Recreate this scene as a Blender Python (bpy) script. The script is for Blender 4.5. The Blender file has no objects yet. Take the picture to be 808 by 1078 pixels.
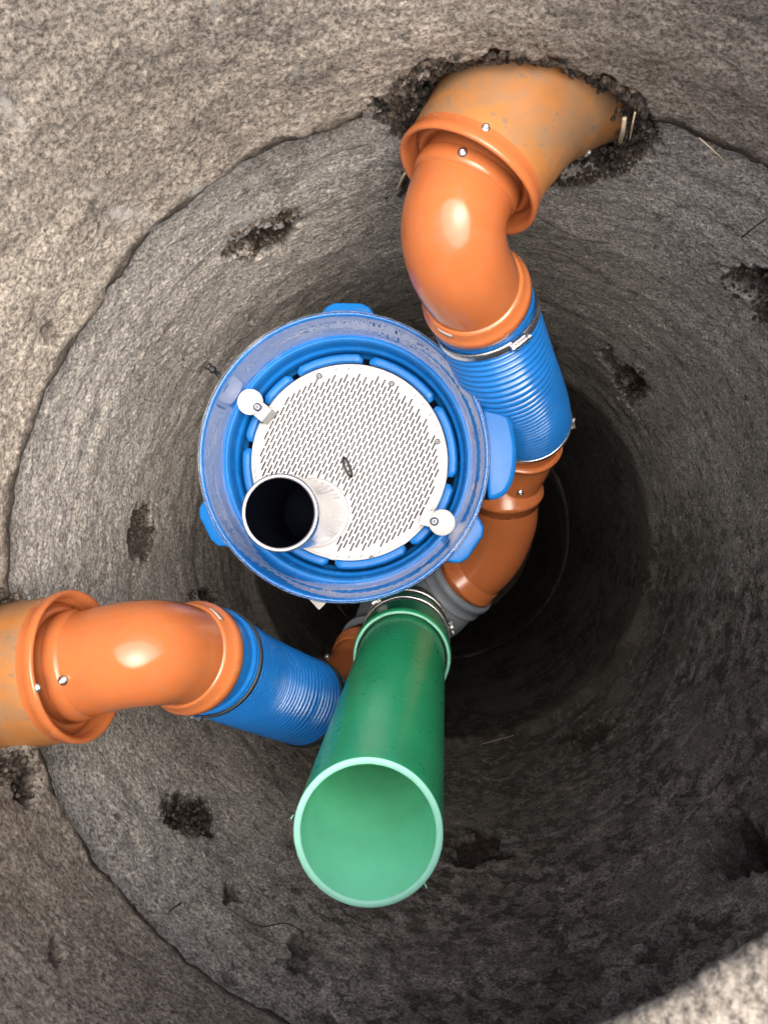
import bpy, math, random
import numpy as np
from mathutils import Vector, Matrix
from math import pi, sin, cos, radians, atan2, hypot

random.seed(7)
rng = np.random.default_rng(11)
S = bpy.context.scene
COL = S.collection

# ------------------------------------------------------------------ camera
F = 810.0                                   # focal length in photo pixels (photo 808 x 1078)
TILT = radians(2.97)
cd = bpy.data.cameras.new('camera')
cam = bpy.data.objects.new('camera', cd); COL.objects.link(cam)
fwd = Vector((-sin(TILT), 0, -cos(TILT))); rgt = Vector((cos(TILT), 0, -sin(TILT))); up = Vector((0, 1, 0))
cam.matrix_world = Matrix(((rgt.x, up.x, -fwd.x, 0), (rgt.y, up.y, -fwd.y, 0), (rgt.z, up.z, -fwd.z, 0), (0, 0, 0, 1)))
cd.sensor_fit = 'VERTICAL'; cd.sensor_height = 24.0; cd.lens = 24.0 * F / 1078.0
cd.clip_start = 0.02; cd.clip_end = 400
cd.dof.use_dof = True; cd.dof.focus_distance = 1.25; cd.dof.aperture_fstop = 8.0
S.camera = cam

# ------------------------------------------------------------------ light
SUN_EL, SUN_AZ = radians(79), radians(105)       # azimuth from +Y clockwise
w = bpy.data.worlds.new("World"); S.world = w; w.use_nodes = True
nt = w.node_tree; bg = nt.nodes['Background']
sky = nt.nodes.new('ShaderNodeTexSky'); sky.sky_type = 'NISHITA'; sky.sun_disc = False
sky.sun_elevation = SUN_EL; sky.sun_rotation = SUN_AZ; sky.air_density = 0.7; sky.dust_density = 8.0; sky.ozone_density = 0.2
nt.links.new(sky.outputs[0], bg.inputs[0]); bg.inputs[1].default_value = 0.13
sl = bpy.data.lights.new('sun', 'SUN'); sl.energy = 1.5; sl.angle = radians(75); sl.color = (1.0, .95, .87)
so = bpy.data.objects.new('sun', sl); COL.objects.link(so)
sd = Vector((sin(SUN_AZ) * cos(SUN_EL), cos(SUN_AZ) * cos(SUN_EL), sin(SUN_EL)))
so.rotation_euler = sd.to_track_quat('Z', 'Y').to_euler(); so.location = (0, 0, 3)
S.view_settings.view_transform = 'Standard'; S.view_settings.look = 'None'
S.view_settings.exposure = 1.82; S.view_settings.gamma = 1.0
S.cycles.max_bounces = 10; S.cycles.diffuse_bounces = 5; S.cycles.transparent_max_bounces = 12

# ------------------------------------------------------------------ helpers
def P(px, py, d):
    """point d metres below the camera on the line through a place in the photo"""
    v = fwd + rgt * ((px - 404) / F) + up * ((539 - py) / F)
    return v * (d / -v.z)

def tag(o, label=None, cat=None, group=None, kind=None):
    if label: o['label'] = label
    if cat: o['category'] = cat
    if group: o['group'] = group
    if kind: o['kind'] = kind
    return o

def thing(name, loc, label, cat, group=None):
    o = bpy.data.objects.new(name, None); COL.objects.link(o); o.location = loc; o.empty_display_size = .02
    return tag(o, label, cat, group)

def link(name, me, mat, parent=None, smooth=True):
    o = bpy.data.objects.new(name, me); COL.objects.link(o)
    if mat: me.materials.append(mat)
    if smooth: me.polygons.foreach_set('use_smooth', [True] * len(me.polygons))
    if parent:
        o.parent = parent
        o.matrix_parent_inverse = Matrix.Identity(4)
        off = Vector(parent.location); p = parent.parent
        while p: off += Vector(p.location); p = p.parent
        o.location = -off                      # geometry is written in world coordinates
    return o

class MB:
    def __init__(s): s.v = []; s.f = []
    def add(s, vs, fs):
        n = len(s.v); s.v += [tuple(v) for v in vs]; s.f += [tuple(i + n for i in f) for f in fs]
    def mesh(s, name='m'):
        me = bpy.data.meshes.new(name); me.from_pydata(s.v, [], s.f); me.update(); return me
    def obj(s, name, mat, parent=None, smooth=True):
        return link(name, s.mesh(name), mat, parent, smooth)

def frame(d):
    d = Vector(d).normalized()
    a = Vector((0, 0, 1)) if abs(d.z) < .9 else Vector((1, 0, 0))
    x = a.cross(d).normalized(); y = d.cross(x).normalized()
    return x, y, d

def lathe(mb, prof, org, d, n=96, closed=False, a0=0, a1=2 * pi, rad=None):
    """prof = [(r, s)], turned round the axis org + s*d"""
    if not closed:
        pr = [prof[0]]
        for (r0_, s0_), (r1_, s1_) in zip(prof, prof[1:]):
            k_ = max(1, int(abs(s1_ - s0_) / .02)); pr += [(r0_ + (r1_ - r0_) * i / k_, s0_ + (s1_ - s0_) * i / k_) for i in range(1, k_ + 1)]
        prof = pr
    x, y, z = frame(d); org = Vector(org); full = abs(a1 - a0 - 2 * pi) < 1e-6
    m = n if full else n + 1; vs = []; fs = []
    for r, s in prof:
        for i in range(m):
            a = a0 + (a1 - a0) * i / n; k = rad(a, r) if rad else r
            vs.append(org + z * s + x * (k * cos(a)) + y * (k * sin(a)))
    L = len(prof)
    for j in range(L if closed else L - 1):
        j2 = (j + 1) % L
        for i in range(n):
            i2 = (i + 1) % m
            fs.append((j * m + i, j * m + i2, j2 * m + i2, j2 * m + i))
    if not full and closed:
        fs.append([j * m for j in range(L)]); fs.append([j * m + m - 1 for j in range(L)][::-1])
    mb.add(vs, fs)

def catmull(pts, n):
    pts = [Vector(p) for p in pts]; pts = [pts[0] * 2 - pts[1]] + pts + [pts[-1] * 2 - pts[-2]]
    out = []
    for i in range(1, len(pts) - 2):
        a, b, c, d = pts[i - 1:i + 3]
        for k in range(n):
            t = k / n
            out.append(.5 * ((2 * b) + (c - a) * t + (2 * a - 5 * b + 4 * c - d) * t * t + (3 * b - a - 3 * c + d) * t ** 3))
    out.append(pts[-2]); return out

def resample(path, n):
    L = [0]
    for a, b in zip(path, path[1:]): L.append(L[-1] + (b - a).length)
    out = []; j = 0
    for i in range(n + 1):
        t = L[-1] * i / n
        while j < len(L) - 2 and L[j + 1] < t: j += 1
        k = (t - L[j]) / max(1e-9, L[j + 1] - L[j]); out.append(path[j].lerp(path[j + 1], k))
    return out, L[-1]

def sweep(mb, path, rfun, n=64, caps=False, oval=None):
    N = len(path); T = []
    for i in range(N):
        T.append((path[min(i + 1, N - 1)] - path[max(i - 1, 0)]).normalized())
    x, y, _ = frame(T[0]); vs = []; fs = []; L = 0
    for i in range(N):
        if i:
            L += (path[i] - path[i - 1]).length
            x = (x - T[i] * x.dot(T[i])).normalized(); y = T[i].cross(x)
        r = rfun(L)
        for k in range(n):
            a = 2 * pi * k / n; vs.append(path[i] + x * (r * cos(a)) + y * (r * sin(a)))
    for i in range(N - 1):
        for k in range(n):
            k2 = (k + 1) % n; fs.append((i * n + k, i * n + k2, (i + 1) * n + k2, (i + 1) * n + k))
    if caps: fs.append(tuple(range(n))[::-1]); fs.append(tuple((N - 1) * n + k for k in range(n)))
    mb.add(vs, fs); return T

def wire(mb, pts, r, n=8, sub=8):
    sweep(mb, catmull(pts, sub), lambda L: r, n, True)

def box(mb, c, ax, ay, az, sx, sy, sz):
    c = Vector(c); vs = []
    for k in (-1, 1):
        for j in (-1, 1):
            for i in (-1, 1): vs.append(c + ax * (i * sx / 2) + ay * (j * sy / 2) + az * (k * sz / 2))
    mb.add(vs, [(0, 2, 3, 1), (4, 5, 7, 6), (0, 1, 5, 4), (2, 6, 7, 3), (0, 4, 6, 2), (1, 3, 7, 5)])

def bevel(o, wd=.001, seg=2):
    m = o.modifiers.new('b', 'BEVEL'); m.width = wd; m.segments = seg; m.limit_method = 'ANGLE'; m.angle_limit = radians(35); return o

# ------------------------------------------------------------------ materials
def mat(name):
    m = bpy.data.materials.new(name); m.use_nodes = True
    return m, m.node_tree, m.node_tree.nodes['Principled BSDF']
def N(nt, t, **kw):
    n = nt.nodes.new(t)
    for k, v in kw.items(): setattr(n, k, v)
    return n
def noise(nt, sc, det=4, rough=.55, vec=None, dist=0):
    n = N(nt, 'ShaderNodeTexNoise'); n.inputs['Scale'].default_value = sc; n.inputs['Detail'].default_value = det
    n.inputs['Roughness'].default_value = rough; n.inputs['Distortion'].default_value = dist
    if vec: nt.links.new(vec, n.inputs['Vector'])
    return n.outputs['Fac']
def ramp(nt, src, *st, interp='LINEAR'):
    r = N(nt, 'ShaderNodeValToRGB'); r.color_ramp.interpolation = interp; e = r.color_ramp.elements
    while len(e) < len(st): e.new(.5)
    for k, (p, c) in enumerate(st):
        e[k].position = p; e[k].color = (c[0], c[1], c[2], 1) if isinstance(c, tuple) else (c, c, c, 1)
    nt.links.new(src, r.inputs[0]); return r.outputs[0]
def mixc(nt, fac, a, b, mode='MIX'):
    m = N(nt, 'ShaderNodeMix', data_type='RGBA', blend_type=mode)
    for s, v in ((0, fac), (6, a), (7, b)):
        if isinstance(v, bpy.types.NodeSocket): nt.links.new(v, m.inputs[s])
        elif isinstance(v, tuple): m.inputs[s].default_value = (*v, 1)
        else: m.inputs[s].default_value = v
    return m.outputs[2]
def math_(nt, op, a, b=None, c=None, clamp=False):
    m = N(nt, 'ShaderNodeMath', operation=op); m.use_clamp = clamp
    for i, v in enumerate((a, b, c)):
        if v is None: continue
        if isinstance(v, bpy.types.NodeSocket): nt.links.new(v, m.inputs[i])
        else: m.inputs[i].default_value = v
    return m.outputs[0]
def bump(nt, b, h, strength, dist, prev=None):
    n = N(nt, 'ShaderNodeBump'); n.inputs['Strength'].default_value = strength; n.inputs['Distance'].default_value = dist
    nt.links.new(h, n.inputs['Height'])
    if prev: nt.links.new(prev, n.inputs['Normal'])
    return n.outputs[0]
def ocoord(nt):
    # every mesh is written in world coordinates, so object coordinates are metres in the shaft
    return N(nt, 'ShaderNodeTexCoord').outputs['Object']

def plastic(name, col, rough=.3, dirt=.15, dirtcol=(.18, .14, .10), grime=0.0, var=.12, spec=.5, scratch=.0, dot=.35):
    m, nt, b = mat(name); v = ocoord(nt)
    n1 = noise(nt, 9, 6, .6, v); n2 = noise(nt, 55, 5, .65, v); n3 = noise(nt, 420, 3, .6, v)
    c = mixc(nt, ramp(nt, n1, (.3, 0.), (.7, 1.)), tuple(x * (1 - var) for x in col), tuple(min(1, x * (1 + var)) for x in col))
    d = math_(nt, 'MULTIPLY', ramp(nt, n2, (.48, 0.), (.75, 1.)), dirt)
    c = mixc(nt, d, c, dirtcol)
    if grime:
        g = ramp(nt, noise(nt, 14, 8, .68, v, .4), (.45, 0.), (.58, 1.))
        g = math_(nt, 'MULTIPLY', g, grime); c = mixc(nt, g, c, dirtcol)
        sp = ramp(nt, noise(nt, 60, 3, .5, v), (.63, 0.), (.66, 1.)); c = mixc(nt, math_(nt, 'MULTIPLY', sp, .65), c, (.15, .12, .095))
    dots = ramp(nt, n3, (.70, 0.), (.76, 1.)); c = mixc(nt, math_(nt, 'MULTIPLY', dots, dot + dirt), c, (.3, .26, .21))
    nt.links.new(c, b.inputs['Base Color'])
    r = math_(nt, 'MULTIPLY_ADD', n2, .25 + grime * .4, rough - .12); nt.links.new(r, b.inputs['Roughness'])
    b.inputs['Specular IOR Level'].default_value = spec
    nt.links.new(bump(nt, b, noise(nt, 30, 3, .5, v), .12, .002), b.inputs['Normal'])
    if scratch:
        s = ramp(nt, noise(nt, 70, 9, .82, v, .6), (.54, 0.), (.60, 1.)); s2 = ramp(nt, noise(nt, 10, 3, .5, v), (.42, 0.), (.6, 1.))
        c2 = mixc(nt, math_(nt, 'MULTIPLY', math_(nt, 'MULTIPLY', s, s2), scratch), c, (.42, .60, .48)); nt.links.new(c2, b.inputs['Base Color'])
    return m

ORANGE = plastic('orange_plastic', (.375, .110, .034), .15, .26, spec=.38)
ORANGE_LIP = plastic('orange_plastic_lip', (.40, .120, .038), .24, .12)
ORANGE_OLD = plastic('weathered_orange_plastic', (.37, .150, .040), .42, .30, (.19, .145, .095), grime=.60)
BLUE = plastic('blue_plastic', (.006, .112, .36), .24, .08, (.15, .2, .28), spec=.12)
BLUE_HOSE = plastic('blue_hose_plastic', (.008, .125, .41), .20, .05, (.12, .16, .2))
GREEN = plastic('green_plastic', (.022, .37, .155), .30, .06, (.12, .25, .17), scratch=.16, dot=.0)
GREEN_IN = plastic('green_plastic_bore', (.24, .78, .52), .35, .04, (.2, .4, .3))  # same green made paler: light inside the pipe put into the colour
GREEN_CUT = plastic('green_plastic_cut_face', (.26, .62, .48), .55, .05, (.4, .6, .5))
GREY = plastic('grey_plastic', (.17, .20, .23), .4, .25, (.12, .11, .10))
RUBBER = plastic('black_rubber', (.012, .013, .015), .45, .2, (.06, .06, .055))
BORE = plastic('black_pipe_bore', (.002, .003, .007), .7, .0, (.01, .01, .012), spec=.04, dot=0.)
WHITE = plastic('white_plate_enamel', (.385, .385, .385), .4, .05, (.5, .48, .44), var=.03)
WHITE_DISC = plastic('white_disc_plastic', (.37, .37, .365), .35, .12, (.4, .38, .34), var=.05)
STICKER = plastic('grey_sticker', (.42, .42, .42), .3, .3, (.25, .22, .2))
PALE = plastic('pale_card', (.42, .41, .40), .6, .2, (.25, .22, .2))
STRAWM = plastic('dry_straw', (.42, .36, .26), .7, .3, (.2, .15, .1))
ROOTM = plastic('dark_root', (.06, .045, .032), .8, .3, (.1, .08, .06))

def steel(name, col, rough):
    m, nt, b = mat(name); v = ocoord(nt); b.inputs['Base Color'].default_value = (*col, 1); b.inputs['Metallic'].default_value = 1
    nt.links.new(math_(nt, 'MULTIPLY_ADD', noise(nt, 120, 4, .6, v), .3, rough - .1), b.inputs['Roughness']); return m
STEEL = steel('bright_steel', (.72, .72, .72), .25)
PIPE_STEEL = steel('polished_pipe_steel', (.83, .83, .85), .16)
RIVET = steel('dull_rivet_steel', (.22, .22, .22), .4)
RIM_STEEL = steel('brushed_pipe_rim', (.27, .28, .32), .4)

m, nt_, b = mat('clear_plastic'); v = ocoord(nt_)
tr = N(nt_, 'ShaderNodeBsdfTransparent'); tr.inputs[0].default_value = (.90, .95, .99, 1)
gl = N(nt_, 'ShaderNodeBsdfGlossy'); gl.inputs['Roughness'].default_value = .02
df = N(nt_, 'ShaderNodeBsdfDiffuse'); df.inputs[0].default_value = (.62, .64, .67, 1)
fr = N(nt_, 'ShaderNodeFresnel'); fr.inputs[0].default_value = 1.5
a = N(nt_, 'ShaderNodeMixShader'); nt_.links.new(ramp(nt_, noise(nt_, 16, 5, .6, v), (.56, .0), (.66, .12)), a.inputs[0])
nt_.links.new(tr.outputs[0], a.inputs[1]); nt_.links.new(df.outputs[0], a.inputs[2])
c_ = N(nt_, 'ShaderNodeMixShader'); nt_.links.new(math_(nt_, 'MULTIPLY_ADD', fr.outputs[0], .32, .015, True), c_.inputs[0])
nt_.links.new(a.outputs[0], c_.inputs[1]); nt_.links.new(gl.outputs[0], c_.inputs[2])
nt_.links.new(c_.outputs[0], nt_.nodes['Material Output'].inputs[0]); CLEAR = m

def concrete(name, dark, light, stain, grain=1.0, moss=0.0, speck=.5):
    m, nt, b = mat(name); v = ocoord(nt)
    mp = N(nt, 'ShaderNodeMapping'); mp.inputs['Rotation'].default_value = (.5, .4, .6); mp.inputs['Scale'].default_value = (1, .85, 1)
    nt.links.new(v, mp.inputs[0]); va = mp.outputs[0]
    big = noise(nt, 3.2, 6, .6, v); mid = noise(nt, 38, 8, .72, v); fine = noise(nt, 210, 7, .78, va); grit = noise(nt, 640, 3, .7, va)
    c = mixc(nt, ramp(nt, big, (.38, 0.), (.62, 1.)), dark, light)
    c = mixc(nt, 1.0, c, ramp(nt, mid, (.34, .55), (.46, .92), (.64, 1.22)), 'MULTIPLY')
    c = mixc(nt, 1.0, c, ramp(nt, fine, (.39, .30), (.49, .92), (.60, 1.75)), 'MULTIPLY')
    sp = ramp(nt, grit, (.555, 0.), (.61, 1.)); pit = ramp(nt, noise(nt, 95, 5, .7, v), (.36, 1.), (.41, 0.)); c = mixc(nt, math_(nt, 'MULTIPLY', pit, .75), c, (.05, .042, .033)); c = mixc(nt, math_(nt, 'MULTIPLY', sp, speck), c, (.62, .57, .50))
    # lime bloom
    lb = ramp(nt, noise(nt, 8, 9, .75, v, .3), (.60, 0.), (.68, 1.)); c = mixc(nt, math_(nt, 'MULTIPLY', lb, .22), c, (.60, .58, .54))
    # slime and dirt patches, more of them where the attribute is higher
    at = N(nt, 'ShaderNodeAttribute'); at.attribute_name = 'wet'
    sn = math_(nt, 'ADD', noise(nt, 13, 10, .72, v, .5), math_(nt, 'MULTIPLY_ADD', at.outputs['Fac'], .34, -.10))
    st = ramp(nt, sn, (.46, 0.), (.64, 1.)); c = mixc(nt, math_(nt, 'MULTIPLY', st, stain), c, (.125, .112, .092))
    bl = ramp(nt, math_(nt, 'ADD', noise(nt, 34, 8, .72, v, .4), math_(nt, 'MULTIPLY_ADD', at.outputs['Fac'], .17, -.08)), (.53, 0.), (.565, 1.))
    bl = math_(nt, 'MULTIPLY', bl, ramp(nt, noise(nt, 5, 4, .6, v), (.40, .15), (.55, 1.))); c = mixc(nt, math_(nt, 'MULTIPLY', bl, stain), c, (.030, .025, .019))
    sm = N(nt, 'ShaderNodeAttribute'); sm.attribute_name = 'soil'  # soil in the hollows, plus the shadow line painted along the joint
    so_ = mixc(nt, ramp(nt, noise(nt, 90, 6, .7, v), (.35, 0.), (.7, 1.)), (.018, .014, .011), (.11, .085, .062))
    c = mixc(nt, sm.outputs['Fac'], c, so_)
    dp = N(nt, 'ShaderNodeAttribute'); dp.attribute_name = 'lime'
    c = mixc(nt, math_(nt, 'MULTIPLY', dp.outputs['Fac'], ramp(nt, noise(nt, 60, 7, .75, v), (.44, .05), (.52, 1.)), None, True), c, (.58, .57, .54))
    nt.links.new(c, b.inputs['Base Color'])
    nt.links.new(ramp(nt, fine, (.4, .95), (.6, .6)), b.inputs['Roughness']); b.inputs['Specular IOR Level'].default_value = .35
    n1 = bump(nt, b, mid, .35 * grain, .008)
    n2 = bump(nt, b, fine, 1.0 * grain, .0065, n1)
    vo = N(nt, 'ShaderNodeTexVoronoi'); vo.inputs['Scale'].default_value = 160; nt.links.new(va, vo.inputs['Vector'])
    n3 = bump(nt, b, ramp(nt, vo.outputs['Distance'], (.05, 0.), (.45, 1.)), .35 * grain, .002, n2)
    n4 = bump(nt, b, grit, .9 * grain, .0018, n3)
    nt.links.new(n4, b.inputs['Normal']); return m
CONC_TOP = concrete('rough_brown_concrete', (.31, .275, .228), (.46, .415, .35), .25, 1.0, speck=.55)
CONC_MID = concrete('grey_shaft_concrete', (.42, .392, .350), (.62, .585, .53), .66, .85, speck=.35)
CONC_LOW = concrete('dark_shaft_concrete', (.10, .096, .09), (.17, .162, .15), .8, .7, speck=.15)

# ------------------------------------------------------------------ shaft rings
AX = Vector((.075, -.090)); R = .60
TOPC = Vector((-.060, .060)); TOPR = .50; TOPN = -1.071; TOPH = .300; ZTOP = .35; Z1, Z2, Z3, ZF = .95, 2.29, 3.55, 4.7

def vnoise(u, v, nu, nv, seed):
    g = np.random.default_rng(seed).random((nu, nv + 2)); x = u * nu; y = v * nv
    i = np.floor(x).astype(int); j = np.clip(np.floor(y).astype(int), 0, nv); fx = x - i; fy = y - j
    fx = fx * fx * (3 - 2 * fx); fy = fy * fy * (3 - 2 * fy); i0 = i % nu; i1 = (i + 1) % nu; j1 = np.clip(j + 1, 0, nv + 1)
    return (g[i0, j] * (1 - fx) + g[i1, j] * fx) * (1 - fy) + (g[i0, j1] * (1 - fx) + g[i1, j1] * fx) * fy - .5
def fbm(u, v, nu, nv, seed, o=4, g=.55):
    s = 0; a = 1
    for k in range(o): s = s + a * vnoise(u, v, nu << k, nv << k, seed + k); a *= g
    return s
def sstep(a, b, x): t = np.clip((x - a) / (b - a), 0, 1); return t * t * (3 - 2 * t)

# broken-out places: centre and half axes as seen in the photo, tilt, how deep (m), raggedness
CAV = [(546, 126, 141, 68, -8, .16, .20), (-12, 722, 60, 108, 0, .14, .15), (268, 252, 33, 17, 28, .045, .7), (792, 302, 34, 17, -14, .07, .7),
       (150, 562, 12, 30, -5, .018, .7), (196, 857, 30, 21, -25, .030, .6), (242, 936, 11, 16, 20, .020, .8), (128, 858, 12, 6, 10, .015, .8),
       (664, 402, 22, 16, -40, .030, .8), (775, 893, 40, 38, 20, .12, .30), (622, 772, 34, 16, 20, .02, .8), (504, 893, 36, 20, 8, .03, .6),
       (214, 628, 16, 10, 0, .03, .7), (246, 1030, 10, 6, 0, .012, .8), (320, 1000, 20, 12, 40, .012, .9), (700, 1000, 30, 14, 25, .01, .9),
       (650, 395, 40, 10, -60, .015, .8), (803, 330, 14, 10, 0, .03, .8), (505, 235, 20, 12, 0, .01, .8), (430, 190, 10, 18, 0, .02, .8),
       (300, 228, 18, 8, 15, .02, .9), (25, 815, 18, 26, 10, .05, .5), (415, 112, 26, 16, 20, .05, .6), (668, 130, 26, 14, -20, .06, .6), (632, 160, 32, 22, 15, .07, .3),
       (60, 1000, 5, 12, 0, .008, .9), (55, 350, 10, 10, 0, .006, .9), (640, 700, 40, 9, 50, .01, .9)]

def ring(name, label, za, zb, rows, cols, cen, rad, m, seed, amp, edge=0, lipin=0, ztopfun=None):
    th = np.linspace(0, 2 * pi, cols, endpoint=False); t = np.linspace(0, 1, rows)
    TH, TT = np.meshgrid(th, t); U = TH / (2 * pi); Zd = za + (zb - za) * TT
    cx, cy = cen(TT); r0 = rad(TT)
    base_x = cx + r0 * np.cos(TH); base_y = cy + r0 * np.sin(TH)
    PX = 404 + F * ((base_x * rgt.x - -Zd * -rgt.z * 0 + -Zd * rgt.z) / (base_x * fwd.x + -Zd * fwd.z))
    PY = 539 - F * (base_y / (base_x * fwd.x + -Zd * fwd.z))
    hgt = zb - za; kv = max(2, int(hgt * 8))
    d = amp * (.9 * fbm(U, TT, 12, max(2, kv // 3), seed, 3) + 0.28 * fbm(U, TT, 60, max(3, kv * 2), seed + 9, 3) + .15 * fbm(U, TT, 260, max(4, kv * 9), seed + 20, 2) + .22 * fbm(U, TT, 700, max(6, kv * 24), seed + 29, 1))
    # casting marks running round the ring
    d += .0022 * vnoise(U * 0 + .5, TT + .004 * fbm(U, TT, 9, 3, seed + 50, 2), 2, max(3, int(hgt * 26)), seed + 33)
    # ragged ends
    ed = np.minimum(TT * hgt, (1 - TT) * hgt); rag = np.clip(.020 + .03 * fbm(U, TT * 0 + .5, 50, 2, seed + 60, 4), .002, .1)
    d += (.003 + .005 * np.abs(fbm(U, TT * 0 + .5, 90, 2, seed + 61, 3))) * (1 - sstep(0, rag, (1 - TT) * hgt))
    if za > .5: d += .008 * (1 - sstep(0, rag, TT * hgt))
    if zb == Z1: 
        cs_ = np.maximum(np.cos(TH - TOPN), .05); fl = TOPH / cs_; k_ = .03; hmix = np.clip(.5 + .5 * (fl - TOPR) / k_, 0, 1)
        d += ((fl * (1 - hmix) + TOPR * hmix - k_ * hmix * (1 - hmix)) - TOPR) * (1 - TT) ** 1.3
    soil = np.zeros_like(d); rn = 1.5 * fbm(U, TT, 90, max(3, kv * 4), seed + 70, 5, .62)
    for (x, y, a, b_, rot, dep, rg) in CAV:
        c, s = cos(radians(rot)), sin(radians(rot)); X = (PX - x); Y = (y - PY)
        e = np.hypot((X * c + Y * s) / a, (-X * s + Y * c) / b_) + rn * rg
        mk = 1 - sstep(.80 if dep < .1 else .62, 1.02, e); inn = 1 - sstep(.1, 1.0, e)
        d = d + dep * mk * (.55 + .45 * inn) * np.clip(1 + 1.0 * rn * (dep > .02), .45, 1.5); soil = np.maximum(soil, mk * (.35 + .65 * min(1, dep / .03)))
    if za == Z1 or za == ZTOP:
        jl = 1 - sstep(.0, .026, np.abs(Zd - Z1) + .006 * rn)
        soil = np.maximum(soil, .9 * jl)  # dark gap and shadow line of the joint, painted through the soil mask
    # wet and slimy on the side under the overhang; also darker with depth
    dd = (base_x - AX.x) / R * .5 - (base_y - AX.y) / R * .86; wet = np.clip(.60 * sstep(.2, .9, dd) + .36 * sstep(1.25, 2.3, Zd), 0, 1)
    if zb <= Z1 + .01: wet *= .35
    lime = np.zeros_like(d)
    for (x0, y0, x1, y1, wd) in [(2, 98, 30, 140, 6), (312, 60, 322, 150, 3.5), (690, 350, 770, 560, 5), (770, 560, 700, 760, 5), (225, 0, 240, 40, 7), (200, 200, 262, 232, 9), (120, 225, 160, 240, 10)]:
        L2 = (x1 - x0) ** 2 + (y1 - y0) ** 2; k = np.clip(((PX - x0) * (x1 - x0) + (PY - y0) * (y1 - y0)) / L2, 0, 1)
        dist = np.hypot(PX - x0 - k * (x1 - x0) + 14 * rn, PY - y0 - k * (y1 - y0) + 10 * rn); lime = np.maximum(lime, .8 * (1 - sstep(0, wd * 1.6, dist)))
    if za > Z1 and za < Z1 + .01: lime = np.maximum(lime, .55 * (1 - sstep(.010, .045, Zd - Z1 + .02 * rn)) * sstep(-.2, .5, -(base_x - AX.x) / R + .6 * (base_y - AX.y) / R))
    if za > .5:
        arc = np.abs(Zd - 1.66 - .05 * fbm(U, TT * 0 + .5, 9, 2, seed + 90, 3)); right = sstep(.1, .6, (base_x - AX.x) / R + .25 * (AX.y - base_y) / R)
        patch = sstep(-.25, .35, rn); lime = np.maximum(lime, .7 * (1 - sstep(.002, .014, arc + .004 * rn)) * right * patch)
        for ze in (Z2, Z3): lime = np.maximum(lime, .75 * (1 - sstep(.001, .009, np.abs(Zd - ze + .006) + .006 * rn)) * sstep(-.1, .25, rn))
    rr = r0 + d
    X = cx + rr * np.cos(TH); Y = cy + rr * np.sin(TH); Z = -Zd + .0
    if ztopfun is None and zb == Z1:
        Z = Z + (TT ** 8) * .016 * fbm(U, TT * 0 + .5, 40, 2, seed + 80, 4)
    co = np.stack([X, Y, Z], -1).reshape(-1, 3)
    # outer shell so the ring has thickness
    lip = [(lambda q: q)(0)]
    n = rows * cols; idx = np.arange(n).reshape(rows, cols); nx = np.roll(idx, -1, 1)
    q = np.stack([idx[:-1], idx[1:], nx[1:], nx[:-1]], -1).reshape(-1, 4)
    extra = []; fq = [q]
    def loop(rad_add, z, ref):
        ref3 = co[ref]; cc = np.array([float(cx[0 if z == 'a' else -1, 0]), float(cy[0 if z == 'a' else -1, 0])])
        dirs = np.stack([np.cos(th), np.sin(th)], -1); base = cc + dirs * ((r0[0 if z == 'a' else -1, 0]) + rad_add)
        return np.concatenate([base, ref3[:, 2:3]], 1)
    A = loop(.22, 'a', idx[0]); B = loop(.22, 'b', idx[-1]); k0 = n; allco = np.concatenate([co, A, B])
    ia = n + np.arange(cols); ib = n + cols + np.arange(cols)
    fq.append(np.stack([idx[0], nx[0], np.roll(ia, -1), ia], -1)); fq.append(np.stack([idx[-1], ib, np.roll(ib, -1), nx[-1]], -1))
    fq.append(np.stack([ia, np.roll(ia, -1), np.roll(ib, -1), ib], -1)); Q = np.concatenate(fq).astype(np.int32)
    me = bpy.data.meshes.new(name); me.vertices.add(len(allco)); me.vertices.foreach_set('co', allco.astype(np.float32).ravel())
    me.loops.add(Q.size); me.loops.foreach_set('vertex_index', Q.ravel()); me.polygons.add(len(Q))
    me.polygons.foreach_set('loop_start', np.arange(0, Q.size, 4, dtype=np.int32)); me.polygons.foreach_set('loop_total', np.full(len(Q), 4, np.int32))
    me.update(calc_edges=True); me.validate()
    pad = np.zeros(2 * cols)
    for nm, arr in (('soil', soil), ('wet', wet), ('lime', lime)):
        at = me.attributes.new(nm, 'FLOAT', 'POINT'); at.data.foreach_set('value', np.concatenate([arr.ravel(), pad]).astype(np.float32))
    o = link(name, me, m); tag(o, label, 'concrete ring', 'concrete rings of the shaft'); return o

def cen1(t):
    k = t ** .8
    return TOPC.x + (AX.x - TOPC.x) * k, TOPC.y + (AX.y - TOPC.y) * k
def rad1(t):
    lip = .05 * np.clip(1 - t / .045, 0, 1) ** 2             # rounded mouth
    return TOPR + (R - .004 - TOPR) * t ** .8 + lip
cA = lambda t: (AX.x + t * 0, AX.y + t * 0)
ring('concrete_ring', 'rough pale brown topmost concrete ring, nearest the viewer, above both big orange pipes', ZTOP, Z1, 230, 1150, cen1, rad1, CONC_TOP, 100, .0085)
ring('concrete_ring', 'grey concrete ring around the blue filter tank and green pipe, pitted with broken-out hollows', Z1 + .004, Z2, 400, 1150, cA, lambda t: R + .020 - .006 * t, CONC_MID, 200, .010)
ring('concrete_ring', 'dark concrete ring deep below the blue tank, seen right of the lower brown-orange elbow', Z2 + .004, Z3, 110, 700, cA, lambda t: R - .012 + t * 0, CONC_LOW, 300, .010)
ring('concrete_ring', 'almost black lowest concrete ring at the bottom of the shaft', Z3 + .004, ZF, 50, 400, cA, lambda t: R - .02 + t * 0, CONC_LOW, 400, .010)

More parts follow.
